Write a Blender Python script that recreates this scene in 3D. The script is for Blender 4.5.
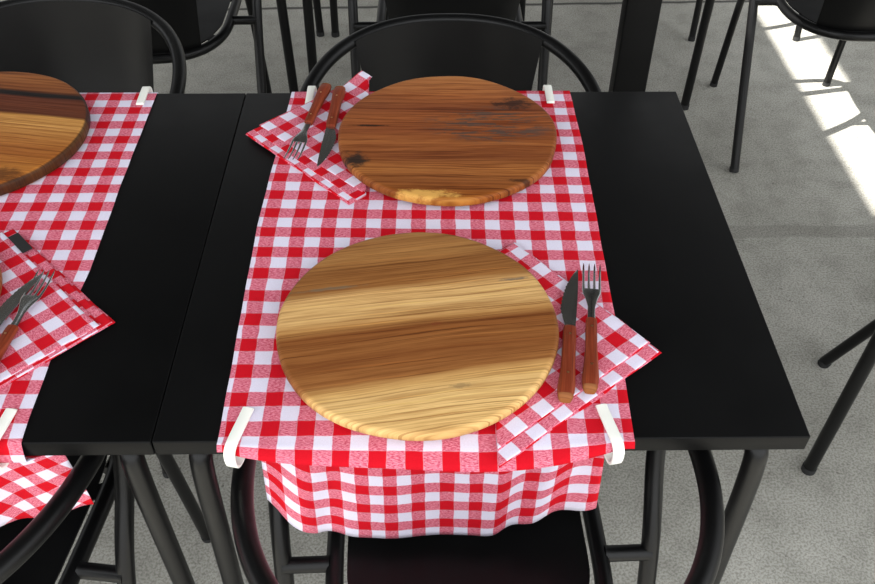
import bpy, bmesh, math, random
from math import sin, cos, pi, sqrt, radians
from mathutils import Vector, Matrix, noise

for o in list(bpy.data.objects):
    bpy.data.objects.remove(o, do_unlink=True)
S = bpy.context.scene
COL = S.collection

# ------------------------------------------------------------------ camera
yaw, pit, roll = 0.01414, 0.76480, 0.0033
fwd = Vector((sin(yaw)*cos(pit), cos(yaw)*cos(pit), -sin(pit)))
rt = Vector((cos(yaw), -sin(yaw), 0)); up = rt.cross(fwd)
r2 = rt*cos(roll)+up*sin(roll); u2 = up*cos(roll)-rt*sin(roll)
camd = bpy.data.cameras.new('camera'); cam = bpy.data.objects.new('camera', camd); COL.objects.link(cam)
m = Matrix((r2, u2, -fwd)).transposed().to_4x4(); m.translation = Vector((-0.0541, -0.9215, 1.5169))
cam.matrix_world = m
camd.sensor_fit = 'HORIZONTAL'; camd.sensor_width = 36; camd.lens = 36*885.27/875
camd.clip_start = 0.02; camd.clip_end = 200
S.camera = cam

# ------------------------------------------------------------------ world, sun, exposure
w = bpy.data.worlds.new('sky'); S.world = w; w.use_nodes = True
wn = w.node_tree; wn.nodes.clear()
wo = wn.nodes.new('ShaderNodeOutputWorld'); bg = wn.nodes.new('ShaderNodeBackground')
tc = wn.nodes.new('ShaderNodeTexCoord'); sp = wn.nodes.new('ShaderNodeSeparateXYZ'); cr = wn.nodes.new('ShaderNodeValToRGB')
wn.links.new(tc.outputs['Generated'], sp.inputs[0]); wn.links.new(sp.outputs['Z'], cr.inputs[0]); 
# open street behind the camera is bright, the side beyond the tables is shaded by buildings
mr = wn.nodes.new('ShaderNodeMapRange'); mr.interpolation_type = 'SMOOTHSTEP'; wn.links.new(sp.outputs['Y'], mr.inputs[0])
for k_, v_ in ((1, -0.5), (2, 0.75), (3, 1.2), (4, 0.30)): mr.inputs[k_].default_value = v_
vm = wn.nodes.new('ShaderNodeVectorMath'); vm.operation = 'SCALE'; wn.links.new(cr.outputs[0], vm.inputs[0]); wn.links.new(mr.outputs[0], vm.inputs['Scale'])
wn.links.new(vm.outputs[0], bg.inputs[0])
wn.links.new(bg.outputs[0], wo.inputs[0])
cr.color_ramp.elements[0].position = 0.0; cr.color_ramp.elements[0].color = (0.50, 0.50, 0.49, 1)
cr.color_ramp.elements[1].position = 0.9; cr.color_ramp.elements[1].color = (0.93, 0.97, 1.0, 1)
e = cr.color_ramp.elements.new(0.12); e.color = (0.95, 0.96, 0.97, 1)
bg.inputs[1].default_value = 2.4

sd = bpy.data.lights.new('sun', 'SUN'); sd.energy = 16; sd.angle = radians(0.4); sd.color = (1, 0.97, 0.92)
sun = bpy.data.objects.new('sun', sd); COL.objects.link(sun)
COT = 1.0; AZ = radians(11)
sun_dir = Vector((COT*cos(AZ), COT*sin(AZ), -1)).normalized()
sun.rotation_euler = sun_dir.to_track_quat('-Z', 'Y').to_euler(); sun.location = (-3, 0, 6)

vs = S.view_settings
vs.view_transform = 'Standard'; vs.look = 'None'; vs.gamma = 1; vs.exposure = 0.0; vs.use_curve_mapping = False

# ------------------------------------------------------------------ material helpers
class NT:
    def __init__(s, name):
        s.m = bpy.data.materials.new(name); s.m.use_nodes = True; s.t = s.m.node_tree
        s.b = s.t.nodes['Principled BSDF']
    def n(s, typ, **k):
        o = s.t.nodes.new('ShaderNode'+typ)
        for a, v in k.items(): setattr(o, a, v)
        return o
    def l(s, a, b): s.t.links.new(a, b)
    def setin(s, i, v):
        if hasattr(v, 'links') or isinstance(v, bpy.types.NodeSocket): s.l(v, i)
        else: i.default_value = v
    def math(s, op, a, b=0.0, c=0.0, clamp=False):
        o = s.n('Math', operation=op); o.use_clamp = clamp
        s.setin(o.inputs[0], a); s.setin(o.inputs[1], b); s.setin(o.inputs[2], c); return o.outputs[0]
    def mix(s, f, a, b, bt='MIX'):
        o = s.n('Mix', data_type='RGBA', blend_type=bt)
        s.setin(o.inputs[0], f)
        for i, v in ((6, a), (7, b)):
            if isinstance(v, tuple): v = v if len(v) == 4 else v+(1,)
            s.setin(o.inputs[i], v)
        return o.outputs[2]
    def noise(s, vec, scale, detail=3, rough=0.5, dist=0.0):
        o = s.n('TexNoise'); s.l(vec, o.inputs['Vector']); o.inputs['Scale'].default_value = scale
        o.inputs['Detail'].default_value = detail; o.inputs['Roughness'].default_value = rough
        o.inputs['Distortion'].default_value = dist; return o.outputs[0]
    def rng(s, v, a, b, c=0.0, d=1.0, smooth=True):
        o = s.n('MapRange'); o.interpolation_type = 'SMOOTHSTEP' if smooth else 'LINEAR'
        s.setin(o.inputs[0], v)
        for i, x in ((1, a), (2, b), (3, c), (4, d)): o.inputs[i].default_value = x
        return o.outputs[0]
    def mapping(s, vec, scale=(1,1,1), rot=(0,0,0), loc=(0,0,0)):
        o = s.n('Mapping'); s.l(vec, o.inputs[0]); o.inputs[1].default_value = loc; o.inputs[2].default_value = rot
        o.inputs[3].default_value = scale; return o.outputs[0]
    def obj(s): return s.n('TexCoord').outputs['Object']
    def bump(s, h, strength, dist=0.001):
        o = s.n('Bump'); s.l(h, o.inputs['Height']); o.inputs['Strength'].default_value = strength
        o.inputs['Distance'].default_value = dist; s.l(o.outputs[0], s.b.inputs['Normal'])
    def color(s, c): s.setin(s.b.inputs['Base Color'], c if not isinstance(c, tuple) else c+(1,))
    def set(s, **k):
        for a, v in k.items(): s.setin(s.b.inputs[a.replace('_', ' ')], v)

def srgb(r, g, b):
    f = lambda c: (c/255/12.92) if c/255 <= 0.04045 else ((c/255+0.055)/1.055)**2.4
    return (f(r), f(g), f(b))

def mat_paint(name, col, rough, grain=0.3, spec=0.5):
    N = NT(name); v = N.obj(); n = N.noise(v, 9, 3); f = N.noise(v, 600, 2)
    N.color(N.mix(n, tuple(c*0.8 for c in col), tuple(c*1.2 for c in col)))
    N.set(Roughness=N.rng(n, 0.3, 0.7, rough-0.04, rough+0.05)); N.b.inputs['Specular IOR Level'].default_value = spec
    N.bump(f, grain, 0.0004); return N.m
M_TUBE = mat_paint('black_powder_coat', (0.0030, 0.0030, 0.0032), 0.36, 0.3, 0.26)
M_SHEET = mat_paint('black_painted_sheet', (0.0030, 0.0030, 0.0032), 0.38, 0.3, 0.22)
M_TOP = mat_paint('black_table_laminate', (0.0030, 0.0030, 0.0031), 0.42, 0.2, 0.10)
M_FOOT = mat_paint('black_rubber', (0.01, 0.01, 0.01), 0.8)
M_POST = mat_paint('black_steel_post_paint', (0.003, 0.003, 0.0032), 0.4, 0.3, 0.15)
M_CLIP = mat_paint('ivory_white_plastic', (0.97, 0.97, 0.90), 0.45, 0.05)
M_TAG = mat_paint('black_woven_tag', (0.012, 0.012, 0.012), 0.8)
M_SUN_BLOCKER = mat_paint('sun_blocker_dark', (0.07, 0.07, 0.068), 0.9)  # for the added overhead slab, dark to keep reflections low

def mat_metal(name, col, rough):
    N = NT(name); v = N.mapping(N.obj(), (400, 20, 400)); n = N.noise(v, 1, 2)
    N.color(col); N.set(Metallic=1.0, Roughness=N.rng(n, 0.3, 0.7, rough-0.04, rough+0.06)); return N.m
M_STEEL = mat_metal('polished_steel', (0.56, 0.56, 0.57), 0.16)
M_RIVET = mat_metal('brass_rivet', (0.75, 0.55, 0.30), 0.3)

def mat_gingham(name, phx=0.0, phy=0.0, PX=0.0395, PY=0.0407):
    N = NT(name); uv = N.n('UVMap').outputs[0]; uv.node.uv_map = 'UVMap'
    wob = N.noise(uv, 45, 2); wob2 = N.noise(N.mapping(uv, loc=(3, 7, 1)), 45, 2)
    s = N.n('SeparateXYZ'); N.l(uv, s.inputs[0])
    ux = N.math('ADD', s.outputs[0], N.math('MULTIPLY', N.math('SUBTRACT', wob, 0.5), 0.003))
    uy = N.math('ADD', s.outputs[1], N.math('MULTIPLY', N.math('SUBTRACT', wob2, 0.5), 0.003))
    def stripe(x, ph, P):
        f = N.math('FRACT', N.math('ADD', N.math('DIVIDE', x, P), 100.0+ph))
        return N.rng(N.math('ABSOLUTE', N.math('SUBTRACT', f, 0.5)), 0.235, 0.265, 1, 0)
    sx, sy = stripe(ux, phx, PX), stripe(uy, phy, PY)
    # twill hatch of the mixed squares
    hat = N.noise(N.mapping(uv, (260, 900, 1), (0, 0, 0.9)), 1.0, 2, 0.6)
    fleck = N.noise(N.mapping(uv, (500, 900, 1)), 1.0, 2)
    both = N.math('MULTIPLY', sx, sy)
    one = N.math('SUBTRACT', N.math('ADD', sx, sy), N.math('MULTIPLY', both, 2.0), clamp=True)
    white = srgb(232, 228, 246); red = srgb(207, 16, 34)
    pink = N.mix(N.rng(hat, 0.36, 0.64), srgb(203, 78, 102), srgb(234, 146, 164))
    c = N.mix(one, white, pink); c = N.mix(both, c, red)
    c = N.mix(N.rng(fleck, 0.2, 0.8, 0, 0.16), c, (0.55, 0.3, 0.36), 'MULTIPLY')
    N.color(c); N.set(Roughness=0.92); N.b.inputs['Specular IOR Level'].default_value = 0.15
    N.b.inputs['Sheen Weight'].default_value = 0.0
    N.bump(N.noise(N.mapping(uv, (700, 1100, 1)), 1.0, 2), 0.35, 0.0006); return N.m

def mat_wood(name, bands, angle=0.0, grain=0.5, streaks=(), spots=(), gamma=1.0, rough=0.45, seed=0.0, wav=0.02, rad=0.165, crack=None, rim=None):
    """bands: (position 0 near edge .. 1 far edge, sRGB)"""
    N = NT(name); o = N.obj()
    v = N.mapping(o, (1,1,1), (0,0,-angle))
    lo = N.noise(N.mapping(v, (3.0, 16, 3), loc=(seed, seed*2, seed)), 1.0, 3)
    s = N.n('SeparateXYZ'); N.l(v, s.inputs[0])
    y = N.math('ADD', s.outputs[1], N.math('MULTIPLY', N.math('SUBTRACT', lo, 0.5), wav*2))
    t = N.math('ADD', N.math('DIVIDE', y, rad*2), 0.5)
    r = N.n('ValToRGB'); N.l(t, r.inputs[0]); el = r.color_ramp.elements
    el[0].position = bands[0][0]; el[0].color = srgb(*bands[0][1])+(1,)
    el[1].position = bands[-1][0]; el[1].color = srgb(*bands[-1][1])+(1,)
    for p, c in bands[1:-1]: q = el.new(p); q.color = srgb(*c)+(1,)
    warp = N.n('CombineXYZ'); N.l(s.outputs[0], warp.inputs[0]); N.l(y, warp.inputs[1]); N.l(s.outputs[2], warp.inputs[2])
    g1 = N.noise(N.mapping(warp.outputs[0], (4.5, 230, 3), loc=(seed, 0, 0)), 1.0, 4, 0.65)
    g2 = N.noise(N.mapping(warp.outputs[0], (24, 620, 8), loc=(seed+4, 0, 0)), 1.0, 2, 0.6)
    g3 = N.noise(N.mapping(warp.outputs[0], (3.2, 75, 2), loc=(seed+9, 0, 0)), 1.0, 4, 0.6)
    c = r.outputs[0]
    c = N.mix(N.rng(g1, 0.42, 0.66, 0, grain), c, (0.50, 0.36, 0.24), 'MULTIPLY')
    c = N.mix(N.rng(g3, 0.52, 0.72, 0, grain*0.9), c, (0.52, 0.38, 0.28), 'MULTIPLY')
    c = N.mix(N.rng(g2, 0.40, 0.62, 0, grain*0.5), c, (0.62, 0.5, 0.4), 'MULTIPLY')
    g4 = N.noise(N.mapping(warp.outputs[0], (2.2, 330, 3), loc=(seed+2, 1, 0)), 1.0, 3, 0.55)      # thin dark pores and growth lines
    c = N.mix(N.rng(g4, 0.585, 0.64, 0, min(1, grain*1.1)), c, (0.40, 0.26, 0.16), 'MULTIPLY')
    g5 = N.noise(N.mapping(warp.outputs[0], (3.0, 260, 3), loc=(seed+6, 2, 0)), 1.0, 3, 0.6)
    c = N.mix(N.rng(g5, 0.58, 0.66, 0, 0.2), c, (1.0, 0.86, 0.62), 'OVERLAY')
    for (x0, y0, sx_, sy_, colr, amt) in spots:       # knots and stains with a shape of their own
        d = N.n('VectorMath', operation='LENGTH')
        N.l(N.mapping(warp.outputs[0], (1/sx_, 1/sy_, 0), loc=(-x0/sx_, -y0/sy_, 0)), d.inputs[0])
        nn = N.noise(N.mapping(o, (60, 90, 60)), 1.0, 4, 0.7)
        dd = N.math('ADD', d.outputs['Value'], N.math('MULTIPLY', N.math('SUBTRACT', nn, 0.5), 2.2))
        c = N.mix(N.rng(dd, 0.35, 1.1, amt, 0), c, srgb(*colr))
    if crack:                                          # grey weathered checks
        x0, y0, sx_, sy_ = crack
        k = N.noise(N.mapping(o, (22, 170, 10), (0, 0, -0.22)), 1.0, 4, 0.7, 0.6)
        d = N.n('VectorMath', operation='LENGTH')
        N.l(N.mapping(o, (1/sx_, 1/sy_, 0), loc=(-x0/sx_, -y0/sy_, 0)), d.inputs[0])
        mk = N.math('MULTIPLY', N.rng(k, 0.50, 0.56), N.rng(d.outputs['Value'], 0.6, 1.05, 1, 0))
        c = N.mix(N.math('MULTIPLY', mk, 0.75), c, srgb(70, 66, 62))
    if rim:
        d = N.n('VectorMath', operation='LENGTH'); N.l(N.mapping(o, (1, 1, 0)), d.inputs[0])
        c = N.mix(N.rng(d.outputs['Value'], rim[0], rim[0]+0.003, 0, rim[2]), c, srgb(*rim[1]))
    N.color(c); N.set(Roughness=N.rng(g1, 0.3, 0.7, rough-0.05, rough+0.12)); N.b.inputs['Specular IOR Level'].default_value = 0.15
    N.bump(g2, 0.10, 0.0004); return N.m

M_BOARD_FRONT = mat_wood('pale_acacia', [(0.0, (230,188,122)), (0.10, (236,196,130)), (0.18, (228,188,124)), (0.23, (212,166,102)), (0.26, (160,106,58)), (0.34, (140,86,44)), (0.40, (152,98,52)),
    (0.47, (138,84,42)), (0.505, (190,140,82)), (0.56, (226,184,122)), (0.66, (222,178,116)), (0.70, (160,108,58)), (0.80, (146,96,50)), (0.86, (176,126,72)), (0.93, (158,108,60)), (1.0, (190,144,90))],
    angle=0.15, grain=0.6, seed=1.3, wav=0.012, rad=0.168,
    spots=[(0.034, -0.108, 0.016, 0.004, (150,120,80), 0.7), (-0.10, 0.072, 0.05, 0.003, (120,104,84), 0.7), (0.125, 0.055, 0.022, 0.003, (110,100,88), 0.8), (0.02, -0.01, 0.01, 0.004, (120,60,32), 0.6)])
M_BOARD_BACK = mat_wood('reddish_weathered_acacia', [(0.0, (206,146,66)), (0.04, (156,92,38)), (0.12, (142,84,42)), (0.22, (176,112,58)), (0.32, (136,76,38)), (0.42, (166,100,52)), (0.5, (142,78,40)),
    (0.6, (162,94,48)), (0.7, (138,76,40)), (0.8, (170,102,54)), (0.9, (184,118,64)), (1.0, (190,126,70))],
    angle=-0.03, grain=0.8, seed=5.2, wav=0.016, rad=0.168,
    spots=[(0.100, 0.080, 0.034, 0.018, (50,28,20), 0.9), (-0.134, -0.072, 0.024, 0.026, (40,32,28), 0.95), (-0.03, -0.152, 0.055, 0.010, (214,162,84), 0.95), (-0.115, 0.014, 0.03, 0.003, (36,20,14), 0.95), (0.11, -0.12, 0.03, 0.006, (60,34,20), 0.85)],
    crack=(0.065, 0.018, 0.115, 0.055))
M_BOARD_LEFT = mat_wood('striped_dark_acacia', [(0.0, (146,84,36)), (0.12, (166,98,42)), (0.26, (186,122,56)), (0.36, (166,100,44)), (0.46, (184,122,60)), (0.56, (212,156,86)), (0.63, (204,148,78)), (0.65, (92,46,26)), (0.72, (112,58,34)), (0.775, (100,50,30)), (0.79, (24,18,16)), (0.815, (28,20,18)), (0.835, (136,78,38)), (0.93, (160,98,48)), (1.0, (150,90,44))],
    angle=-0.16, grain=0.7, seed=9.7, wav=0.012, rad=0.17, spots=[(0.10, -0.10, 0.045, 0.02, (50,28,20), 0.6)], rim=(0.1645, (40,28,22), 0.85))
M_BOARD_HIDDEN = mat_wood('brown_acacia', [(0.0, (170,112,64)), (0.5, (150,92,52)), (1.0, (168,108,62))], seed=3.1)
M_HANDLE = mat_wood('red_brown_pakkawood', [(0.0, (150,72,46)), (0.5, (132,58,36)), (1.0, (150,74,46))], angle=pi/2, grain=0.7, seed=2.2, wav=0.003, rad=0.012, rough=0.4)
M_HANDLE_END = mat_wood('pale_brown_endgrain', [(0.0, (168,108,56)), (1.0, (132,78,42))], angle=0, grain=0.6, seed=7.7, rad=0.012)

def mat_concrete():
    N = NT('broom_finished_concrete'); v = N.obj()
    a = N.noise(v, 1.3, 5, 0.6); b = N.noise(v, 14, 4, 0.6); c_ = N.noise(v, 220, 2, 0.6); d_ = N.noise(v, 75, 3, 0.6)
    c = N.mix(N.rng(a, 0.3, 0.7), (0.385, 0.374, 0.332), (0.55, 0.537, 0.485))
    c = N.mix(N.rng(b, 0.40, 0.70, 0.0, 0.42), c, (0.6, 0.6, 0.58), 'MULTIPLY')
    c = N.mix(N.rng(c_, 0.34, 0.62, 0.65, 0.0), c, (0.42, 0.41, 0.39), 'MULTIPLY')
    c = N.mix(N.rng(d_, 0.26, 0.37, 0.7, 0.0), c, (0.34, 0.33, 0.31), 'MULTIPLY')
    vo = N.n('TexVoronoi'); N.l(v, vo.inputs['Vector']); vo.inputs['Scale'].default_value = 9
    c = N.mix(N.rng(vo.outputs['Distance'], 0.02, 0.05, 0.5, 0), c, (0.3, 0.28, 0.25), 'MULTIPLY')
    s = N.n('SeparateXYZ'); N.l(v, s.inputs[0])
    wig = N.math('MULTIPLY', N.math('SUBTRACT', N.noise(v, 7, 3), 0.5), 0.02)
    yy = N.math('ADD', N.math('SUBTRACT', s.outputs[1], N.math('MULTIPLY', s.outputs[0], 0.027)), wig)
    j1 = N.rng(N.math('ABSOLUTE', N.math('SUBTRACT', yy, 2.201)), 0.005, 0.013, 0.85, 0)      # saw joint
    c = N.mix(j1, c, (0.03, 0.03, 0.028))
    y3 = N.math('ADD', s.outputs[1], N.math('MULTIPLY', wig, 1.5))
    j2 = N.rng(N.math('ABSOLUTE', N.math('SUBTRACT', y3, 0.885)), 0.02, 0.03, 0.45, 0)       # soft darker band across the floor
    c = N.mix(j2, c, (0.55, 0.55, 0.54), 'MULTIPLY')
    N.color(c); N.set(Roughness=0.85); N.b.inputs['Specular IOR Level'].default_value = 0.3
    N.bump(c_, 0.4, 0.002); return N.m
M_FLOOR = mat_concrete()

# ------------------------------------------------------------------ object helpers
def tag(o, label=None, cat=None, group=None, kind=None):
    if label: o['label'] = label
    if cat: o['category'] = cat
    if group: o['group'] = group
    if kind: o['kind'] = kind
    return o
def empty(name, loc=(0,0,0), rz=0.0, **k):
    o = bpy.data.objects.new(name, None); o.empty_display_size = 0.05; COL.objects.link(o)
    o.location = loc; o.rotation_euler = (0, 0, rz); return tag(o, **k)
def mesh_obj(name, V, F, mat, parent=None, uv=None, smooth=True, sharp=None):
    me = bpy.data.meshes.new(name); me.from_pydata([tuple(v) for v in V], [], F); me.update()
    if uv:
        l = me.uv_layers.new(name='UVMap')
        for lp in me.loops: l.data[lp.index].uv = uv[lp.vertex_index]
    bm = bmesh.new(); bm.from_mesh(me); bmesh.ops.recalc_face_normals(bm, faces=bm.faces); bm.to_mesh(me); bm.free()
    if smooth:
        for p in me.polygons: p.use_smooth = True
        if sharp is not None: me.set_sharp_from_angle(angle=sharp)
    me.materials.append(mat)
    o = bpy.data.objects.new(name, me); COL.objects.link(o)
    if parent: o.parent = parent
    return o
def lerp(a, b_, t): return a+(b_-a)*t
def ss(a, b_, x): t = min(1, max(0, (x-a)/(b_-a))); return t*t*(3-2*t)
class MB:
    def __init__(s): s.V = []; s.F = []; s.uv = []
    def add(s, V, F, uv=None):
        k = len(s.V); s.V += [Vector(v) for v in V]; s.F += [tuple(i+k for i in f) for f in F]
        s.uv += list(uv) if uv else [(v[0], v[1]) for v in V]
    def build(s, name, mat, parent=None, useuv=False, sharp=radians(40)):
        return mesh_obj(name, s.V, s.F, mat, parent, s.uv if useuv else None, True, sharp)
def catmull(P, n=8):
    P = [Vector(p) for p in P]; Q = [P[0]*2-P[1]]+P+[P[-1]*2-P[-2]]; out = []
    for i in range(1, len(Q)-2):
        a, b, c, d = Q[i-1:i+3]
        for k in range(n):
            t = k/n; out.append(0.5*((2*b)+(c-a)*t+(2*a-5*b+4*c-d)*t*t+(3*b-a-3*c+d)*t**3))
    out.append(P[-1]); return out
def tube(path, r, seg=16, closed=False, cap=True):
    path = [Vector(p) for p in path]; n = len(path); V = []; F = []
    T = []
    for i in range(n):
        a = path[(i-1) % n] if closed or i > 0 else path[0]; b = path[(i+1) % n] if closed or i < n-1 else path[-1]
        T.append((b-a).normalized())
    N0 = T[0].orthogonal().normalized(); frames = []
    for i in range(n):
        if i: N0 = (T[i-1].rotation_difference(T[i]) @ N0)
        N0 = (N0-T[i]*N0.dot(T[i])).normalized(); frames.append((N0, T[i].cross(N0)))
    for i in range(n):
        a, b = frames[i]; rr = r[i] if isinstance(r, (list, tuple)) else r
        for k in range(seg):
            t = 2*pi*k/seg; V.append(path[i]+a*cos(t)*rr+b*sin(t)*rr)
    m_ = n if closed else n-1
    off = 0
    if closed:   # match the seam
        a, _ = frames[-1]; q = T[-1].rotation_difference(T[0]) @ a
        b0, b1 = frames[0]; ang = math.atan2(q.dot(b1), q.dot(b0)); off = round(ang/(2*pi)*seg)
    for i in range(m_):
        j = (i+1) % n
        for k in range(seg):
            o = off if (closed and j == 0) else 0
            F.append((i*seg+k, i*seg+(k+1) % seg, j*seg+(k+1+o) % seg, j*seg+(k+o) % seg))
    if cap and not closed:
        F.append(tuple(range(seg-1, -1, -1))); F.append(tuple((n-1)*seg+k for k in range(seg)))
    return V, F
def rbox(x0, x1, y0, y1, z0, z1, bev=0.002, seg=2):
    bm = bmesh.new(); bmesh.ops.create_cube(bm, size=1)
    for v in bm.verts: v.co = Vector(((x0+x1)/2+v.co.x*(x1-x0), (y0+y1)/2+v.co.y*(y1-y0), (z0+z1)/2+v.co.z*(z1-z0)))
    if bev: bmesh.ops.bevel(bm, geom=list(bm.edges), offset=bev, segments=seg, affect='EDGES', profile=0.5)
    bm.verts.ensure_lookup_table()
    V = [v.co.copy() for v in bm.verts]; F = [tuple(v.index for v in f.verts) for f in bm.faces]; bm.free(); return V, F
def copy_tree(o, parent=None):
    c = o.copy(); COL.objects.link(c)
    if parent: c.parent = parent
    for ch in list(o.children): copy_tree(ch, c)
    return c

# ------------------------------------------------------------------ setting
b = MB(); b.add(*rbox(-5, 5, -3, 8, -0.08, 0, 0)); tag(b.build('floor', M_FLOOR), kind='structure')
Z = 3.0; dx = -Z*COT*cos(AZ)
s0, s1 = 1.166+dx-0.018, 1.330+dx+0.002
b = MB()
b.add(*rbox(-5.6, s0, -1.25, 5.2, Z, Z+0.02, 0)); b.add(*rbox(s1, 2.6, -1.25, 5.2, Z, Z+0.02, 0))  # unseen slab added to block the sun; its slot shapes the sunlit strip
tag(b.build('slotted_sun_blocker', M_SUN_BLOCKER), kind='structure')
b = MB(); b.add(*rbox(0.345, 0.416, 0.745, 0.79, 0.0, 3.0, 0.004, 3))
post = b.build('support_post', M_POST); tag(post, 'black square steel post standing on the concrete behind the middle table', 'post')

# ------------------------------------------------------------------ tables
def make_table():
    root = empty('cafe_table')
    b = MB(); b.add(*rbox(-0.352, 0.352, -0.35, 0.35, 0.7265, 0.75, 0.0018, 3)); b.build('tabletop', M_TOP, root)
    for sx in (-1, 1):
        for sy in (-1, 1):
            p = catmull([(sx*0.303, 0.0, 0.7095), (sx*0.309, sy*0.20, 0.7095), (sx*0.311, sy*0.285, 0.7095), (sx*0.313, sy*0.318, 0.699), (sx*0.315, sy*0.331, 0.665), (sx*0.319, sy*0.334, 0.45), (sx*0.327, sy*0.338, 0.012)], 6)
            b = MB(); b.add(*tube(p, 0.0132, 18)); lg = b.build('leg', M_TUBE, root)
            b = MB(); b.add(*tube([(sx*0.327, sy*0.338, 0.016), (sx*0.327, sy*0.338, 0.0)], 0.0142, 18)); b.build('foot_cap', M_FOOT, lg)
    b = MB(); b.add(*rbox(-0.30, 0.30, -0.018, 0.018, 0.700, 0.7265, 0.002)); b.build('cross_rail', M_TUBE, root)
    return root
table = make_table()
tspots = [((0.0025, 0, 0), 0, 'black square cafe table in the middle carrying two round boards on a checked runner', None),
    ((-0.7025, 0.0, 0), 0, 'black square cafe table at the left edge, pushed against the middle table', None),
    ((-0.05, 1.635, 0), 0, 'black table at top centre, only its thin legs showing behind the chairs', None),
    ((-0.758, 1.64, 0), 0, 'black table at upper left, its legs seen beside the seam of the two front tables', None),
    ((1.085, 1.83, 0), 0, 'black table at upper right, slim legs behind the chair near the sunlit strip', None),
    ((1.048, -0.213, 0), 0, 'black table at the right edge, one leg showing right of the middle table', None)]
for i, (loc, rz, lab, g) in enumerate(tspots):
    t = table if i == 0 else copy_tree(table)
    t.location = loc; t.rotation_euler.z = rz; tag(t, lab, 'table', 'black square cafe tables')

# ------------------------------------------------------------------ chairs
AA, AB, AYF, AN, AZ1, AZ2 = 0.26, 0.30, 0.014, 2.319, 0.678, 0.728
def arch(t):
    st, ct = sin(t), abs(cos(t))
    x = AA*math.copysign(abs(st)**(2/AN), st); y = AYF-AB*ct**(2/AN)
    return Vector((x, y, AZ1+(AZ2-AZ1)*((AYF-y)/AB)))
def arch_at_x(x):
    y = AYF-AB*(1-(abs(x)/AA)**AN)**(1/AN); return Vector((x, y, AZ1+(AZ2-AZ1)*((AYF-y)/AB)))
def ring_outline(hw, yb, yf, n=96):
    """closed outline of the seat: rounded at the back (-y), squarer at the front"""
    P = []
    for k in range(n):
        t = 2*pi*k/n; c, s_ = cos(t), sin(t); ee = 2.5 if s_ < 0 else 5.0
        x = hw*math.copysign(abs(c)**(2/ee), c); y = (yb if s_ < 0 else yf)*abs(s_)**(2/ee)*(1 if s_ >= 0 else 1)
        P.append(Vector((x, y, 0)))
    return P
def resample(P, n):
    P = P+[P[0]]; L = [0]
    for a, b_ in zip(P, P[1:]): L.append(L[-1]+(b_-a).length)
    out = []; j = 0
    for k in range(n):
        d = L[-1]*k/n
        while L[j+1] < d: j += 1
        out.append(P[j].lerp(P[j+1], (d-L[j])/max(L[j+1]-L[j], 1e-9)))
    return out
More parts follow.
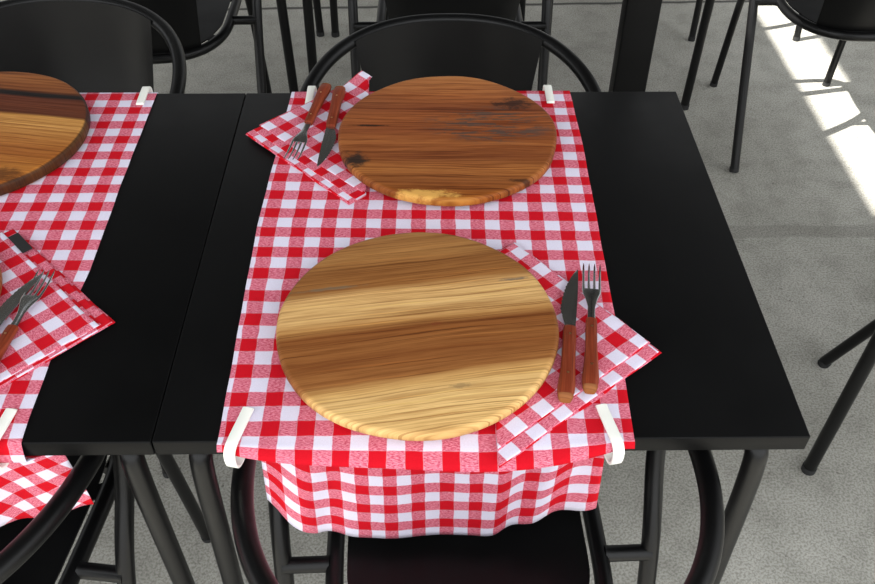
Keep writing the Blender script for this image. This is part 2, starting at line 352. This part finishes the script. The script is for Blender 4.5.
def make_chair():
    root = empty('metal_armchair')
    # one bent tube: rear foot - arm - round back - arm - rear foot
    side = [(0.257, 0.05, 0.673), (0.253, 0.082, 0.655), (0.250, 0.090, 0.62), (0.248, 0.064, 0.55), (0.246, 0.0, 0.44), (0.242, -0.083, 0.22), (0.238, -0.163, 0.01)]
    R_ = [Vector(p) for p in side]; L_ = [Vector((-p[0], p[1], p[2])) for p in side][::-1]
    mid = [arch(-pi/2+pi*k/28) for k in range(29)]
    b = MB(); b.add(*tube(catmull(L_+mid+R_, 5), 0.0124, 18)); b.build('arm_frame', M_TUBE, root)
    # seat ring
    ro = resample([p+Vector((0, -0.005, 0.44)) for p in ring_outline(0.177, -0.195, 0.262)], 120)
    b = MB(); b.add(*tube(ro, 0.0122, 14, closed=True)); b.build('seat_frame', M_TUBE, root)
    # slotted seat panel
    inner = [Vector((p.x*(0.177-0.0165-0.006*ss(-0.02, -0.09, p.y))/0.177, (p.y+0.005)*((0.195-0.022)/0.195 if p.y < -0.005 else (0.262-0.018)/0.262)-0.005, 0.444)) for p in ro]
    V = []; F = []; n = len(inner); NR = 6
    for lay in (0, 1):
        for r_ in range(NR+1):
            f = r_/NR
            for p in inner: V.append(Vector((p.x*f, -0.0+p.y*f, p.z-0.004*(1-f*f)-(0.003 if lay else 0))))
    def idx(lay, r_, k): return lay*(NR+1)*n+r_*n+k % n
    for lay in (0, 1):
        for r_ in range(1, NR):
            for k in range(n): F.append((idx(lay, r_, k), idx(lay, r_, k+1), idx(lay, r_+1, k+1), idx(lay, r_+1, k)))
        F.append(tuple(idx(lay, 1, k) for k in range(n)))
    for k in range(n): F.append((idx(0, NR, k), idx(0, NR, k+1), idx(1, NR, k+1), idx(1, NR, k)))
    used = sorted({i for f in F for i in f}); mp = {o_: i for i, o_ in enumerate(used)}
    b = MB(); b.add([V[i] for i in used], [tuple(mp[i] for i in f) for f in F])
    # tabs that tie the panel to the ring
    def tabat(k, wid):
        p, q = inner[k % n], ro[k % n]; d = (q-p); d.z = 0; d.normalize(); tt = Vector((-d.y, d.x, 0))
        a0 = p-d*0.006; a1 = q-d*0.004
        vs_ = []
        for z in (0.4405, 0.4438):
            for a_, s_ in ((a0, -1), (a0, 1), (a1, 1), (a1, -1)): vs_.append(Vector((a_.x+tt.x*s_*wid, a_.y+tt.y*s_*wid, z)))
        b.add(vs_, [(0,1,2,3), (4,5,6,7), (0,1,5,4), (1,2,6,5), (2,3,7,6), (3,0,4,7)])
    ang = [(0.60, 0.012), (-0.60, 0.013), (-1.0, 0.014), (-1.15, 0.016), (-1.3, 0.016), (-1.45, 0.016), (-pi/2, 0.016), (1.1, 0.010), (1.3, 0.010), (pi/2, 0.01)]
    for a_, wd in ang:
        for sgn in (1, -1):
            tgt = Vector((sgn*cos(a_)*0.2, sin(a_)*0.2, 0)); best = max(range(n), key=lambda k: Vector((ro[k].x, ro[k].y, 0)).normalized().dot(tgt.normalized()))
            tabat(best, wd)
    b.build('seat', M_SHEET, root)
    # stubs between the ring and the arm tube
    for s_ in (-1, 1):
        b = MB(); b.add(*tube([(s_*0.184, -0.002, 0.44), (s_*0.19, -0.002, 0.44), (s_*0.24, -0.002, 0.44), (s_*0.246, -0.002, 0.44)], [0.0128, 0.0112, 0.0112, 0.0128], 14)); b.build('side_bracket', M_TUBE, root)
        p = catmull([(s_*0.158, 0.16, 0.426), (s_*0.163, 0.21, 0.424), (s_*0.171, 0.252, 0.405), (s_*0.176, 0.272, 0.34), (s_*0.185, 0.308, 0.01)], 6)
        b = MB(); b.add(*tube(p, 0.0112, 16)); lg = b.build('leg', M_TUBE, root)
        b = MB(); b.add(*tube([(s_*0.185, 0.307, 0.014), (s_*0.185, 0.309, 0.0)], 0.0122, 16)); b.build('foot_cap', M_FOOT, lg)
        b = MB(); b.add(*tube([(s_*0.238, -0.160, 0.014), (s_*0.238, -0.164, 0.0)], 0.0132, 16)); b.build('foot_cap', M_FOOT, root)
    # backrest sheet
    V = []; F = []; nu, nv = 28, 14; rear = lambda x: -0.005-0.195*(max(0, 1-(abs(x)/0.177)**2.5))**(1/2.5)
    for lay in (0, 1):
        for j in range(nv+1):
            t = j/nv; hw = 0.132+(0.172-0.132)*t
            for i in range(nu+1):
                x = hw*(2*i/nu-1); a_ = arch_at_x(x); yb = rear(x*0.97)
                y = yb+(a_.y+0.013-yb)*(t**0.9)-0.012*sin(pi*t); z = 0.452+(a_.z+0.007-0.452)*t
                V.append(Vector((x, y+(0.0012 if lay else -0.0012)+0.004, z)))
    def id2(lay, j, i): return lay*(nv+1)*(nu+1)+j*(nu+1)+i
    for lay in (0, 1):
        for j in range(nv):
            for i in range(nu): F.append((id2(lay, j, i), id2(lay, j, i+1), id2(lay, j+1, i+1), id2(lay, j+1, i)))
    for j in range(nv):
        for i in (0, nu): F.append((id2(0, j, i), id2(0, j+1, i), id2(1, j+1, i), id2(1, j, i)))
    for i in range(nu):
        for j in (0, nv): F.append((id2(0, j, i), id2(0, j, i+1), id2(1, j, i+1), id2(1, j, i)))
    b = MB(); b.add(V, F); b.build('backrest', M_SHEET, root)
    return root
chair = make_chair()
cspots = [((-0.004, -0.313, 0), 0.03, 'black metal armchair at bottom centre, pushed under the middle table below the hanging cloth'),
    ((-0.013, 0.358, 0), pi, 'black metal armchair across the middle table, its round back behind the reddish board'),
    ((-0.700, -0.302, 0), -0.12, 'black metal armchair at bottom left, its curved arm crossing the hanging checked cloth'),
    ((-0.757, 0.445, 0), pi-0.04, 'black metal armchair at top left, its wide curved back behind the striped board'),
    ((0.005, 1.185, 0), 0, 'black chair with slotted seat at top centre, directly behind the round chair back'),
    ((-0.737, 1.22, 0), 0, 'black chair with round slotted seat at top left behind the left chair back'),
    ((1.068, 1.318, 0), 0, 'black chair at the top right corner with its slotted seat over the sunlit strip'),
    ((1.062, 2.238, 0), pi, 'farthest black chair at upper right, only two slim legs showing by the sunlit strip'),
    ((1.13, 0.465, 0), -pi/2-pi/4, 'black chair at the right edge, one slanting leg showing behind an upright leg')]
for i, (loc, rz, lab) in enumerate(cspots):
    c = chair if i == 0 else copy_tree(chair)
    c.location = loc; c.rotation_euler.z = rz; tag(c, lab, 'chair', 'black metal terrace armchairs')

# ------------------------------------------------------------------ gingham runners
TZ = 0.7503
def pl(pts, y):
    pts = sorted(pts)
    if y <= pts[0][0]: return pts[0][1]
    for (a, p), (b_, q) in zip(pts, pts[1:]):
        if y <= b_: return lerp(p, q, (y-a)/(b_-a))
    return pts[-1][1]
def runner(name, left, right, bulge, hang, mat, skew=0.0, shear=0.0, seed=0.0, width=0.452):
    NU = 110; rows = []
    for i in range(NU+1):
        u = i/NU; col = []
        xt = lambda y: lerp(pl(left, y), pl(right, y), u)
        for k in range(5):                                    # short drop behind the table's far edge
            t = k/5; col.append(Vector((xt(0.35), 0.3535, lerp(0.700, 0.744, t))))
        col.append(Vector((xt(0.35), 0.3528, 0.7495)))
        for k in range(71):
            y = lerp(0.349, -0.347, k/70)
            w_ = noise.noise(Vector((xt(y)*9+seed, y*9, 1.3)))*0.0006+noise.noise(Vector((xt(y)*30+seed, y*22, 4)))*0.0003
            ex = 0.0012*noise.noise(Vector((seed+u*3, y*14, 7)))
            col.append(Vector((xt(y)+ex, y, TZ+0.0014+max(w_, -0.0008))))
        col += hang(u, xt(-0.35))
        rows.append(col)
    nv = len(rows[0]); V = []; uv = []
    mid = rows[NU//2]; s_ = [0]
    for a, b_ in zip(mid, mid[1:]): s_.append(s_[-1]+(b_-a).length)
    for i, col in enumerate(rows):
        for j, p in enumerate(col):
            u_ = i/NU; U_, V_ = (u_-0.5)*width, -s_[j]
            V_ += (u_-0.3)*shear*ss(-0.32, 0.0, p.y)
            if skew and j > 81:            # the swung corner of the cloth hangs askew
                a_ = skew; du, dv = U_-width/2, V_+s_[81]; U_, V_ = width/2+du*cos(a_)-dv*sin(a_), -s_[81]+du*sin(a_)+dv*cos(a_)
            V.append(p); uv.append((U_, V_))
    F = [(i*nv+j, (i+1)*nv+j, (i+1)*nv+j+1, i*nv+j+1) for i in range(NU) for j in range(nv-1)]
    o = mesh_obj(name, V, F, mat, None, uv, True)
    md = o.modifiers.new('thickness', 'SOLIDIFY'); md.thickness = 0.0009; md.offset = 0
    return o
HANG_Z = [(0.0, 0.556), (0.06, 0.515), (0.14, 0.484), (0.24, 0.473), (0.5, 0.472), (0.725, 0.480), (0.85, 0.508), (0.93, 0.530), (1.0, 0.548)]
def hang_main(u, x):
    out = []; xc = -0.055
    bul = 0.008+0.034*max(0, sin(pi*min(1, max(0, (u*1.06-0.02)))))**0.8*(0.8+0.2*sin(pi*u*2+2.4))
    cz = 0.7455-0.004*sin(pi*u)
    cy = -0.352-bul
    out.append(Vector((x, -0.3515, TZ+0.0008)))
    for k in range(1, 6): t = k/5; out.append(Vector((x, lerp(-0.3515, cy, t), lerp(TZ+0.0008, cz, t**1.4)+0.002*sin(pi*t))))
    zb = pl(HANG_Z, u)
    for k in range(1, 31):
        t = k/30
        # below the crease the cloth swings back under the tabletop and falls nearly straight
        fold = (0.005*sin(u*42+3.0*t+1.0)*ss(0.55, 0.9, u)+0.005*sin(u*34+2.2*t+2.4)*(1-ss(0.10, 0.38, u))+0.0025*sin(u*21))*ss(0.1, 0.6, t)
        q = ss(0, 0.22, t); kx = lerp(1, 0.86, q)+0.05*t if x < xc else lerp(1, 0.93, q)+0.03*t
        xx = xc+(x-xc)*kx-0.010*t*ss(0.6, 0.85, u)*(1-ss(0.9, 1.0, u))
        end_ = 1-ss(0.0, 0.2, u)*ss(0.0, 0.2, 1-u)
        yd = lerp(cy, -0.300, min(1, t/lerp(0.30, 0.24, end_)))-fold
        zd = lerp(cz, zb, t**lerp(1.0, 1.25, end_))
        out.append(Vector((xx, yd, zd)))
    return out
M_GING = mat_gingham('red_white_gingham', 0.83, 0.624)
r1 = runner('table_runner', [(-0.36, -0.2795), (-0.349, -0.279), (0.009, -0.285), (0.349, -0.275)], [(-0.354, 0.164), (-0.2, 0.171), (0.005, 0.1765), (0.2, 0.1805), (0.345, 0.179)], None, hang_main, M_GING, shear=0.013, seed=1.0)
tag(r1, 'gingham runner across the middle table, hanging in folds over its near edge', 'table runner', 'gingham runners on the black tables')
def hang_left(u, x):
    out = [Vector((x, -0.3515, TZ+0.0008))]
    for k in range(1, 6): t = k/5; out.append(Vector((x, -0.3515-0.006*sin(pi*t*0.5), lerp(TZ+0.0008, 0.7265, t)-0.000)))
    for k in range(1, 27):
        t = k/26; g = 1-u
        a = out[5]; mid = Vector((lerp(-0.458, -0.87, g), -0.335, 0.7185))
        end = Vector((lerp(-0.462, -0.88, g), -0.322-0.02*min(1, g*3), 0.586-0.06*min(0.5, g)))
        p = a.lerp(mid, t/0.22) if t < 0.22 else mid.lerp(end, (t-0.22)/0.78)
        p.y -= 0.004*sin(u*34+3*t)*t
        out.append(p)
    return out
r2_ = runner('table_runner', [(-0.36, -0.935), (0.349, -0.945)], [(-0.354, -0.486), (-0.2, -0.493), (-0.08, -0.487), (0.1, -0.492), (0.357, -0.494)], None, hang_left, mat_gingham('red_white_gingham_left', 0.40, 0.15), skew=-0.5, seed=5.0)
tag(r2_, 'gingham runner on the left table, its corner hanging behind the curved chair arm', 'table runner', 'gingham runners on the black tables')

# ------------------------------------------------------------------ tablecloth clips
def make_clip():
    """springy U clip: long top arm, rounded nose round the table edge, short arm below; nose at local -y"""
    P = [(0.047, 0.0042), (0.045, 0.0036), (0.03, 0.0036), (0.006, 0.0038), (-0.004, 0.0030), (-0.0105, -0.002), (-0.0125, -0.010), (-0.0115, -0.021), (-0.007, -0.0285), (0.0, -0.0312), (0.008, -0.0308), (0.024, -0.0272), (0.034, -0.0285)]
    C_ = catmull([(0, a, c_) for a, c_ in P], 4); n = len(C_); V = []; F = []
    prof = [(-0.0062, -0.0012), (-0.0056, -0.0018), (0.0056, -0.0018), (0.0062, -0.0012), (0.0062, 0.0012), (0.0056, 0.0018), (-0.0056, 0.0018), (-0.0062, 0.0012)]
    for i, p in enumerate(C_):
        t = (C_[min(i+1, n-1)]-C_[max(i-1, 0)]).normalized(); nn = Vector((0, -t.z, t.y))
        s_ = 0.55 if i in (0, n-1) else (0.9 if i in (1, n-2) else 1)
        for (a, h) in prof: V.append(p+Vector((a*s_, 0, 0))+nn*h)
    m8 = len(prof)
    for i in range(n-1):
        for k in range(m8): F.append((i*m8+k, i*m8+(k+1) % m8, (i+1)*m8+(k+1) % m8, (i+1)*m8+k))
    F.append(tuple(range(m8))); F.append(tuple((n-1)*m8+k for k in range(m8)))
    return mesh_obj('tablecloth_clip', V, F, M_CLIP, None, None, True, radians(50))
clip = make_clip()
kspots = [((-0.262, -0.355, 0.752), -0.23, 'white plastic cloth clip on the near left corner of the middle runner'),
    ((0.1435, -0.355, 0.752), 0.20, 'white plastic cloth clip on the near right corner of the middle runner'),
    ((0.1435, 0.355, 0.752), pi, 'white plastic cloth clip at far right of the middle runner, beside the reddish board'),
    ((-0.243, 0.355, 0.752), pi, 'white plastic cloth clip at far left of the middle runner, behind the cutlery handles'),
    ((-0.513, 0.355, 0.752), pi+0.03, 'white plastic cloth clip on the far edge of the left table runner'),
    ((-0.515, -0.355, 0.752), -0.13, 'white plastic cloth clip on the near edge of the left runner')]
for i, (loc, rz, lab) in enumerate(kspots):
    c = clip if i == 0 else clip.copy()
    if i: COL.objects.link(c)
    c.location = loc; c.rotation_euler.z = rz; tag(c, lab, 'clip', 'white tablecloth clips')

# ------------------------------------------------------------------ folded napkins
def napkin(name, origin, ax, layers, mat, label, seed=0.0, side=0.25, zb=0.7528, lift=None, warp=None):
    """origin = one corner; ax = angle of local +x; the square lies toward local +x,+y.
    layers: (x0, x1, y0, y1, shear, tilt) in metres, bottom first"""
    b = MB(); N_ = 34; z = zb
    for li, (x0, x1, y0, y1, rot) in enumerate(layers):
        V = []; uv = []; th = 0.0016
        for lay in (0, 1):
            for j in range(N_+1):
                for i in range(N_+1):
                    fu, fv = i/N_, j/N_
                    # denser samples toward the border so that it rounds off
                    gu = 0.5-0.5*cos(pi*fu); gv = 0.5-0.5*cos(pi*fv)
                    x = lerp(x0, x1, gu); y = lerp(y0, y1, gv)
                    x += 0.0022*noise.noise(Vector((y*18+seed, li*3.1, 1))); y += 0.0022*noise.noise(Vector((x*18+seed, li*2.7, 5)))
                    if warp: x, y = warp(x, y)
                    d = min(gu*(x1-x0), (1-gu)*(x1-x0), gv*(y1-y0), (1-gv)*(y1-y0))
                    rr = min(1, d/0.003); h = th*0.5*sqrt(max(0, 1-(1-rr)**2))+0.0001
                    wv = 0.0009*noise.noise(Vector((x*22+seed, y*22, 2)))+0.0006*noise.noise(Vector((x*50+seed, y*50, 2+li)))
                    zz = z+th*0.5+(h if lay else -h)+max(wv, -0.0006)*(0.5+li*0.25)
                    c_, s_ = cos(rot), sin(rot); X = x*c_-y*s_; Y = x*s_+y*c_
                    if lift: zz += lift(X, Y, li)
                    V.append(Vector((X, Y, zz))); uv.append((x+0.007*li, y+0.011*li))
        n1 = N_+1
        F = []
        for lay in (0, 1):
            for j in range(N_):
                for i in range(N_): k = lay*n1*n1+j*n1+i; F.append((k, k+1, k+n1+1, k+n1))
        for i in range(N_):
            for (a, b2) in ((i, i+1), (N_*n1+i, N_*n1+i+1), (i*n1, (i+1)*n1), (i*n1+N_, (i+1)*n1+N_)):
                F.append((a, b2, b2+n1*n1, a+n1*n1))
        b.add(V, F, uv); z += th+0.0001
    o = b.build(name, mat, None, True, sharp=None); o.location = (origin[0], origin[1], 0); o.rotation_euler.z = ax
    return tag(o, label, 'napkin', 'folded gingham napkins')
S_ = 0.25
# right napkin: corners A top (.068,-.029)  B right (.217,-.231)  C bottom (.018,-.389)
dirx = math.atan2(-0.231+0.389, 0.217-0.018)           # from C to B
napR = napkin('napkin', (0.018, -0.389), dirx, [(0.0, 0.254, 0.0, 0.250, 0.0), (0.001, 0.251, 0.001, 0.248, 0.006), (0.004, 0.253, 0.016, 0.250, 0.004), (0.003, 0.250, 0.0165, 0.246, 0.004)],
    mat_gingham('napkin_gingham_right', 0.3, 0.60), 'folded gingham napkin under the knife and fork beside the pale front board', seed=3, warp=lambda x, y: (max(x, 0.795*min(y, 0.10)-0.001), y))
dirl = radians(-46)
napL = napkin('napkin', (-0.332, 0.224), dirl, [(0.0, 0.243, 0.0, 0.236, 0.0), (0.001, 0.241, 0.001, 0.236, 0.0), (0.003, 0.243, 0.013, 0.238, -0.006), (0.002, 0.240, 0.026, 0.236, 0.004)],
    mat_gingham('napkin_gingham_back', 0.1, 0.4), 'folded gingham napkin beside the reddish board, sticking out over the black tabletop', seed=11,
    lift=lambda X, Y, li: 0.010*ss(0.19, 0.24, Y)*ss(0.10, 0.0, X), warp=lambda x, y: (min(x, 0.022+max(0, 0.232-y)*1.1), y))
dirLL = math.atan2(-0.177-0.0, -0.432+0.612)
napLL = napkin('napkin', (-0.612+0.25*cos(dirLL-pi/2), 0.0+0.25*sin(dirLL-pi/2)), dirLL, [(0.0, 0.252, 0.0, 0.252, 0.0), (0.001, 0.251, 0.001, 0.250, -0.004), (0.0, 0.246, 0.0, 0.238, -0.004), (-0.001, 0.245, 0.001, 0.236, -0.010)],
    mat_gingham('napkin_gingham_left', 0.25, 0.3), 'folded gingham napkin on the left table under a fork and a steak knife', seed=21)
b = MB(); b.add(*rbox(-0.0215, 0.0215, -0.007, 0.007, 0.0, 0.0012, 0.0003))
tg = b.build('care_tag', M_TAG, None); tg.location = (-0.587, -0.036, 0.7604); tg.rotation_euler.z = math.atan2(-0.032, 0.030)
tag(tg, 'small black strip lying along the edge of the left napkin', 'tag')

# ------------------------------------------------------------------ round boards
def board(name, loc, rad, th, mat, label, rot=0.0, wob=0.0008, seed=0.0, er=0.006):
    n = 128; prof = [(-0.012, 0.0), (-0.004, 0.0008), (0.0, er*0.7), (0.0, th-er)]
    for k in range(1, 7): a = pi/2*k/6; prof.append((-er*(1-cos(a)), th-er+er*sin(a)))
    V = []; F = []
    for (dr, z) in prof:
        for k in range(n):
            t = 2*pi*k/n; w_ = wob*noise.noise(Vector((cos(t)*2.2+seed, sin(t)*2.2, 0)))*2
            V.append(Vector(((rad+dr+w_)*cos(t), (rad+dr+w_)*sin(t), z)))
    m_ = len(prof)
    for j in range(m_-1):
        for k in range(n): F.append((j*n+k, j*n+(k+1) % n, (j+1)*n+(k+1) % n, (j+1)*n+k))
    for f in (0.66, 0.33):
        base = len(V)-n
        for k in range(n): V.append(Vector((V[(m_-1)*n+k].x*f, V[(m_-1)*n+k].y*f, th)))
        for k in range(n): F.append((base+k, base+(k+1) % n, base+n+(k+1) % n, base+n+k))
    F.append(tuple(len(V)-n+k for k in range(n))); F.append(tuple(range(n-1, -1, -1)))
    o = mesh_obj(name, V, F, mat, None, None, True, radians(60)); o.location = loc; o.rotation_euler.z = rot
    return tag(o, label, 'serving board', 'round wooden serving boards')
BZ = 0.7612
board('serving_board', (-0.0672, -0.1985, BZ), 0.1645, 0.0150, M_BOARD_FRONT, 'pale round board with brown bands, nearest the camera on the middle table', seed=1)
board('serving_board', (-0.0245, 0.1935, BZ), 0.1635, 0.0165, M_BOARD_BACK, 'reddish brown round board with grey cracks at the far side of the middle table', seed=4, wob=0.0014)
board('serving_board', (-0.7390, 0.2150, 0.7528), 0.169, 0.021, M_BOARD_LEFT, 'round board striped dark and light at the far side of the left table', seed=8)
board('serving_board', (-0.7385, -0.1650, BZ), 0.1640, 0.0150, M_BOARD_HIDDEN, 'brown round board at the left frame edge, only its rim showing beside a knife', seed=12)

# ------------------------------------------------------------------ cutlery (built along local +y: handle butt at y=0, tip at +y)
def loft(secs, n=16, p=2.6):
    """secs: (y, xc, half width, z centre, half thickness)"""
    V = []; F = []
    for (y, xc, hw, zc, ht) in secs:
        for k in range(n):
            t = 2*pi*k/n; c_, s_ = cos(t), sin(t)
            V.append(Vector((xc+hw*math.copysign(abs(c_)**(2/p), c_), y, zc+ht*math.copysign(abs(s_)**(2/p), s_))))
    for j in range(len(secs)-1):
        for k in range(n): F.append((j*n+k, j*n+(k+1) % n, (j+1)*n+(k+1) % n, (j+1)*n+k))
    F.append(tuple(range(n-1, -1, -1))); F.append(tuple((len(secs)-1)*n+k for k in range(n)))
    return V, F
def handle(root, L, w0, w1):
    secs = [(0.004, -0.001, w0*0.80, 0.0075, 0.0050), (0.012, -0.001, w0*0.98, 0.0078, 0.0068), (0.022, -0.0005, w0, 0.0078, 0.0072), (0.045, 0, w0*0.84, 0.0075, 0.0068), (0.07, 0, w1*1.02, 0.0070, 0.0062), (L-0.006, 0, w1, 0.0065, 0.0055), (L, 0, w1*0.94, 0.0062, 0.0048)]
    b = MB(); b.add(*loft(secs)); h = b.build('handle', M_HANDLE, root, sharp=radians(50))
    secs = [(0.0, -0.001, w0*0.62, 0.0058, 0.0030), (0.003, -0.001, w0*0.80, 0.0070, 0.0050), (0.0062, -0.001, w0*0.90, 0.0080, 0.0062), (0.0065, -0.001, w0*0.6, 0.0080, 0.0050)]
    b = MB(); b.add(*loft(secs)); b.build('butt', M_HANDLE_END, h, sharp=radians(60))
    for y in (0.035, L-0.016):
        V, F = tube([(0, y, 0.0128 if y > 0.05 else 0.0145), (0, y, 0.0132 if y > 0.05 else 0.0149)], 0.0014, 10)
        b = MB(); b.add(V, F); b.build('rivet', M_RIVET, h)
    return h
def make_knife():
    root = empty('steak_knife'); L = 0.112; handle(root, L, 0.0098, 0.0078)
    # blade outline: spine straight (+x), cutting edge bellies out then sweeps to the point
    sec = [(L-0.004, -0.0065, 0.0065), (L+0.006, -0.0065, 0.0065), (L+0.012, -0.0085, 0.0068), (L+0.03, -0.0125, 0.0070), (L+0.05, -0.0110, 0.0072), (L+0.07, -0.0075, 0.0072), (L+0.085, -0.0030, 0.0070), (L+0.095, 0.0010, 0.0066), (L+0.102, 0.0048, 0.0062)]
    V = []; F = []
    pts = []
    for (a, b_) in zip(sec, sec[1:]):
        for k in range(6): t = k/6; pts.append(tuple(lerp(a[q], b_[q], t) for q in range(3)))
    pts.append(sec[-1])
    for i, (y, xe, xs) in enumerate(pts):
        ser = 0.0005*(1 if i % 2 else -1) if y > L+0.02 and y < L+0.085 else 0
        V += [Vector((xe+ser, y, 0.0062)), Vector((lerp(xe, xs, 0.4), y, 0.0069)), Vector((xs, y, 0.0071)), Vector((xs, y, 0.0055)), Vector((lerp(xe, xs, 0.4), y, 0.0057))]
    for j in range(len(pts)-1):
        for k in range(5): F.append((j*5+k, j*5+(k+1) % 5, (j+1)*5+(k+1) % 5, (j+1)*5+k))
    F.append((4, 3, 2, 1, 0)); F.append(tuple((len(pts)-1)*5+k for k in range(5)))
    b = MB(); b.add(V, F); b.build('blade', M_STEEL, root, sharp=radians(20))
    return root
def make_fork():
    root = empty('dinner_fork'); L = 0.112; handle(root, L, 0.0095, 0.0068)
    b = MB(); b.add(*loft([(L-0.003, 0, 0.0052, 0.0062, 0.0016), (L+0.010, 0, 0.0046, 0.0062, 0.0014), (L+0.022, 0, 0.0046, 0.0068, 0.0012), (L+0.034, 0, 0.0075, 0.0078, 0.0010), (L+0.044, 0, 0.0108, 0.0078, 0.0009), (L+0.050, 0, 0.0115, 0.0072, 0.0009), (L+0.053, 0, 0.0115, 0.0068, 0.0008)], 16, 3.5))
    for q in range(4):
        x0 = -0.0098+q*0.00653
        P = [(L+0.050, x0, 0.0020, 0.0070, 0.0008), (L+0.065, x0*1.02, 0.0016, 0.0058, 0.0008), (L+0.080, x0*1.04, 0.0014, 0.0058, 0.0008), (L+0.093, x0*1.05, 0.0011, 0.0070, 0.0007), (L+0.0985, x0*1.05, 0.0003, 0.0078, 0.0003)]
        b.add(*loft(P, 8, 2.2))
    b.build('head', M_STEEL, root, sharp=radians(45))
    return root
knife = make_knife(); fork = make_fork()
def put(proto, first, p0, p1, z, label, cat, group, tilt=0.0, pitch=0.0):
    o = proto if first else copy_tree(proto)
    a = math.atan2(p1[1]-p0[1], p1[0]-p0[0])-pi/2
    o.location = (p0[0], p0[1], z); o.rotation_euler = (pitch, tilt, a)
    tag(o, label, cat, group); return o
NZ = 0.7602
put(knife, True, (0.0945, -0.312), (0.128, -0.100), NZ, 'brown handled steak knife between the pale front board and the fork', 'knife', 'wooden handled steak knives')
put(fork, True, (0.123, -0.300), (0.153, -0.090), NZ, 'brown handled fork, tines pointing away, right of the knife by the pale board', 'fork', 'wooden handled forks')
put(knife, False, (-0.194, 0.336), (-0.2065, 0.124), NZ, 'steak knife with shining blade beside the reddish board, pointing toward the camera', 'knife', 'wooden handled steak knives', tilt=0.04)
put(fork, False, (-0.2165, 0.345), (-0.2505, 0.150), NZ, 'fork with wooden handle on the far napkin, left of the shining knife', 'fork', 'wooden handled forks')
put(knife, False, (-0.592, -0.308), (-0.542, -0.100), NZ, 'steak knife on the left table napkin, its handle cut by the frame', 'knife', 'wooden handled steak knives')
put(fork, False, (-0.553, -0.306), (-0.532, -0.098), NZ, 'fork with dark handle on the left table napkin at the left frame edge', 'fork', 'wooden handled forks')
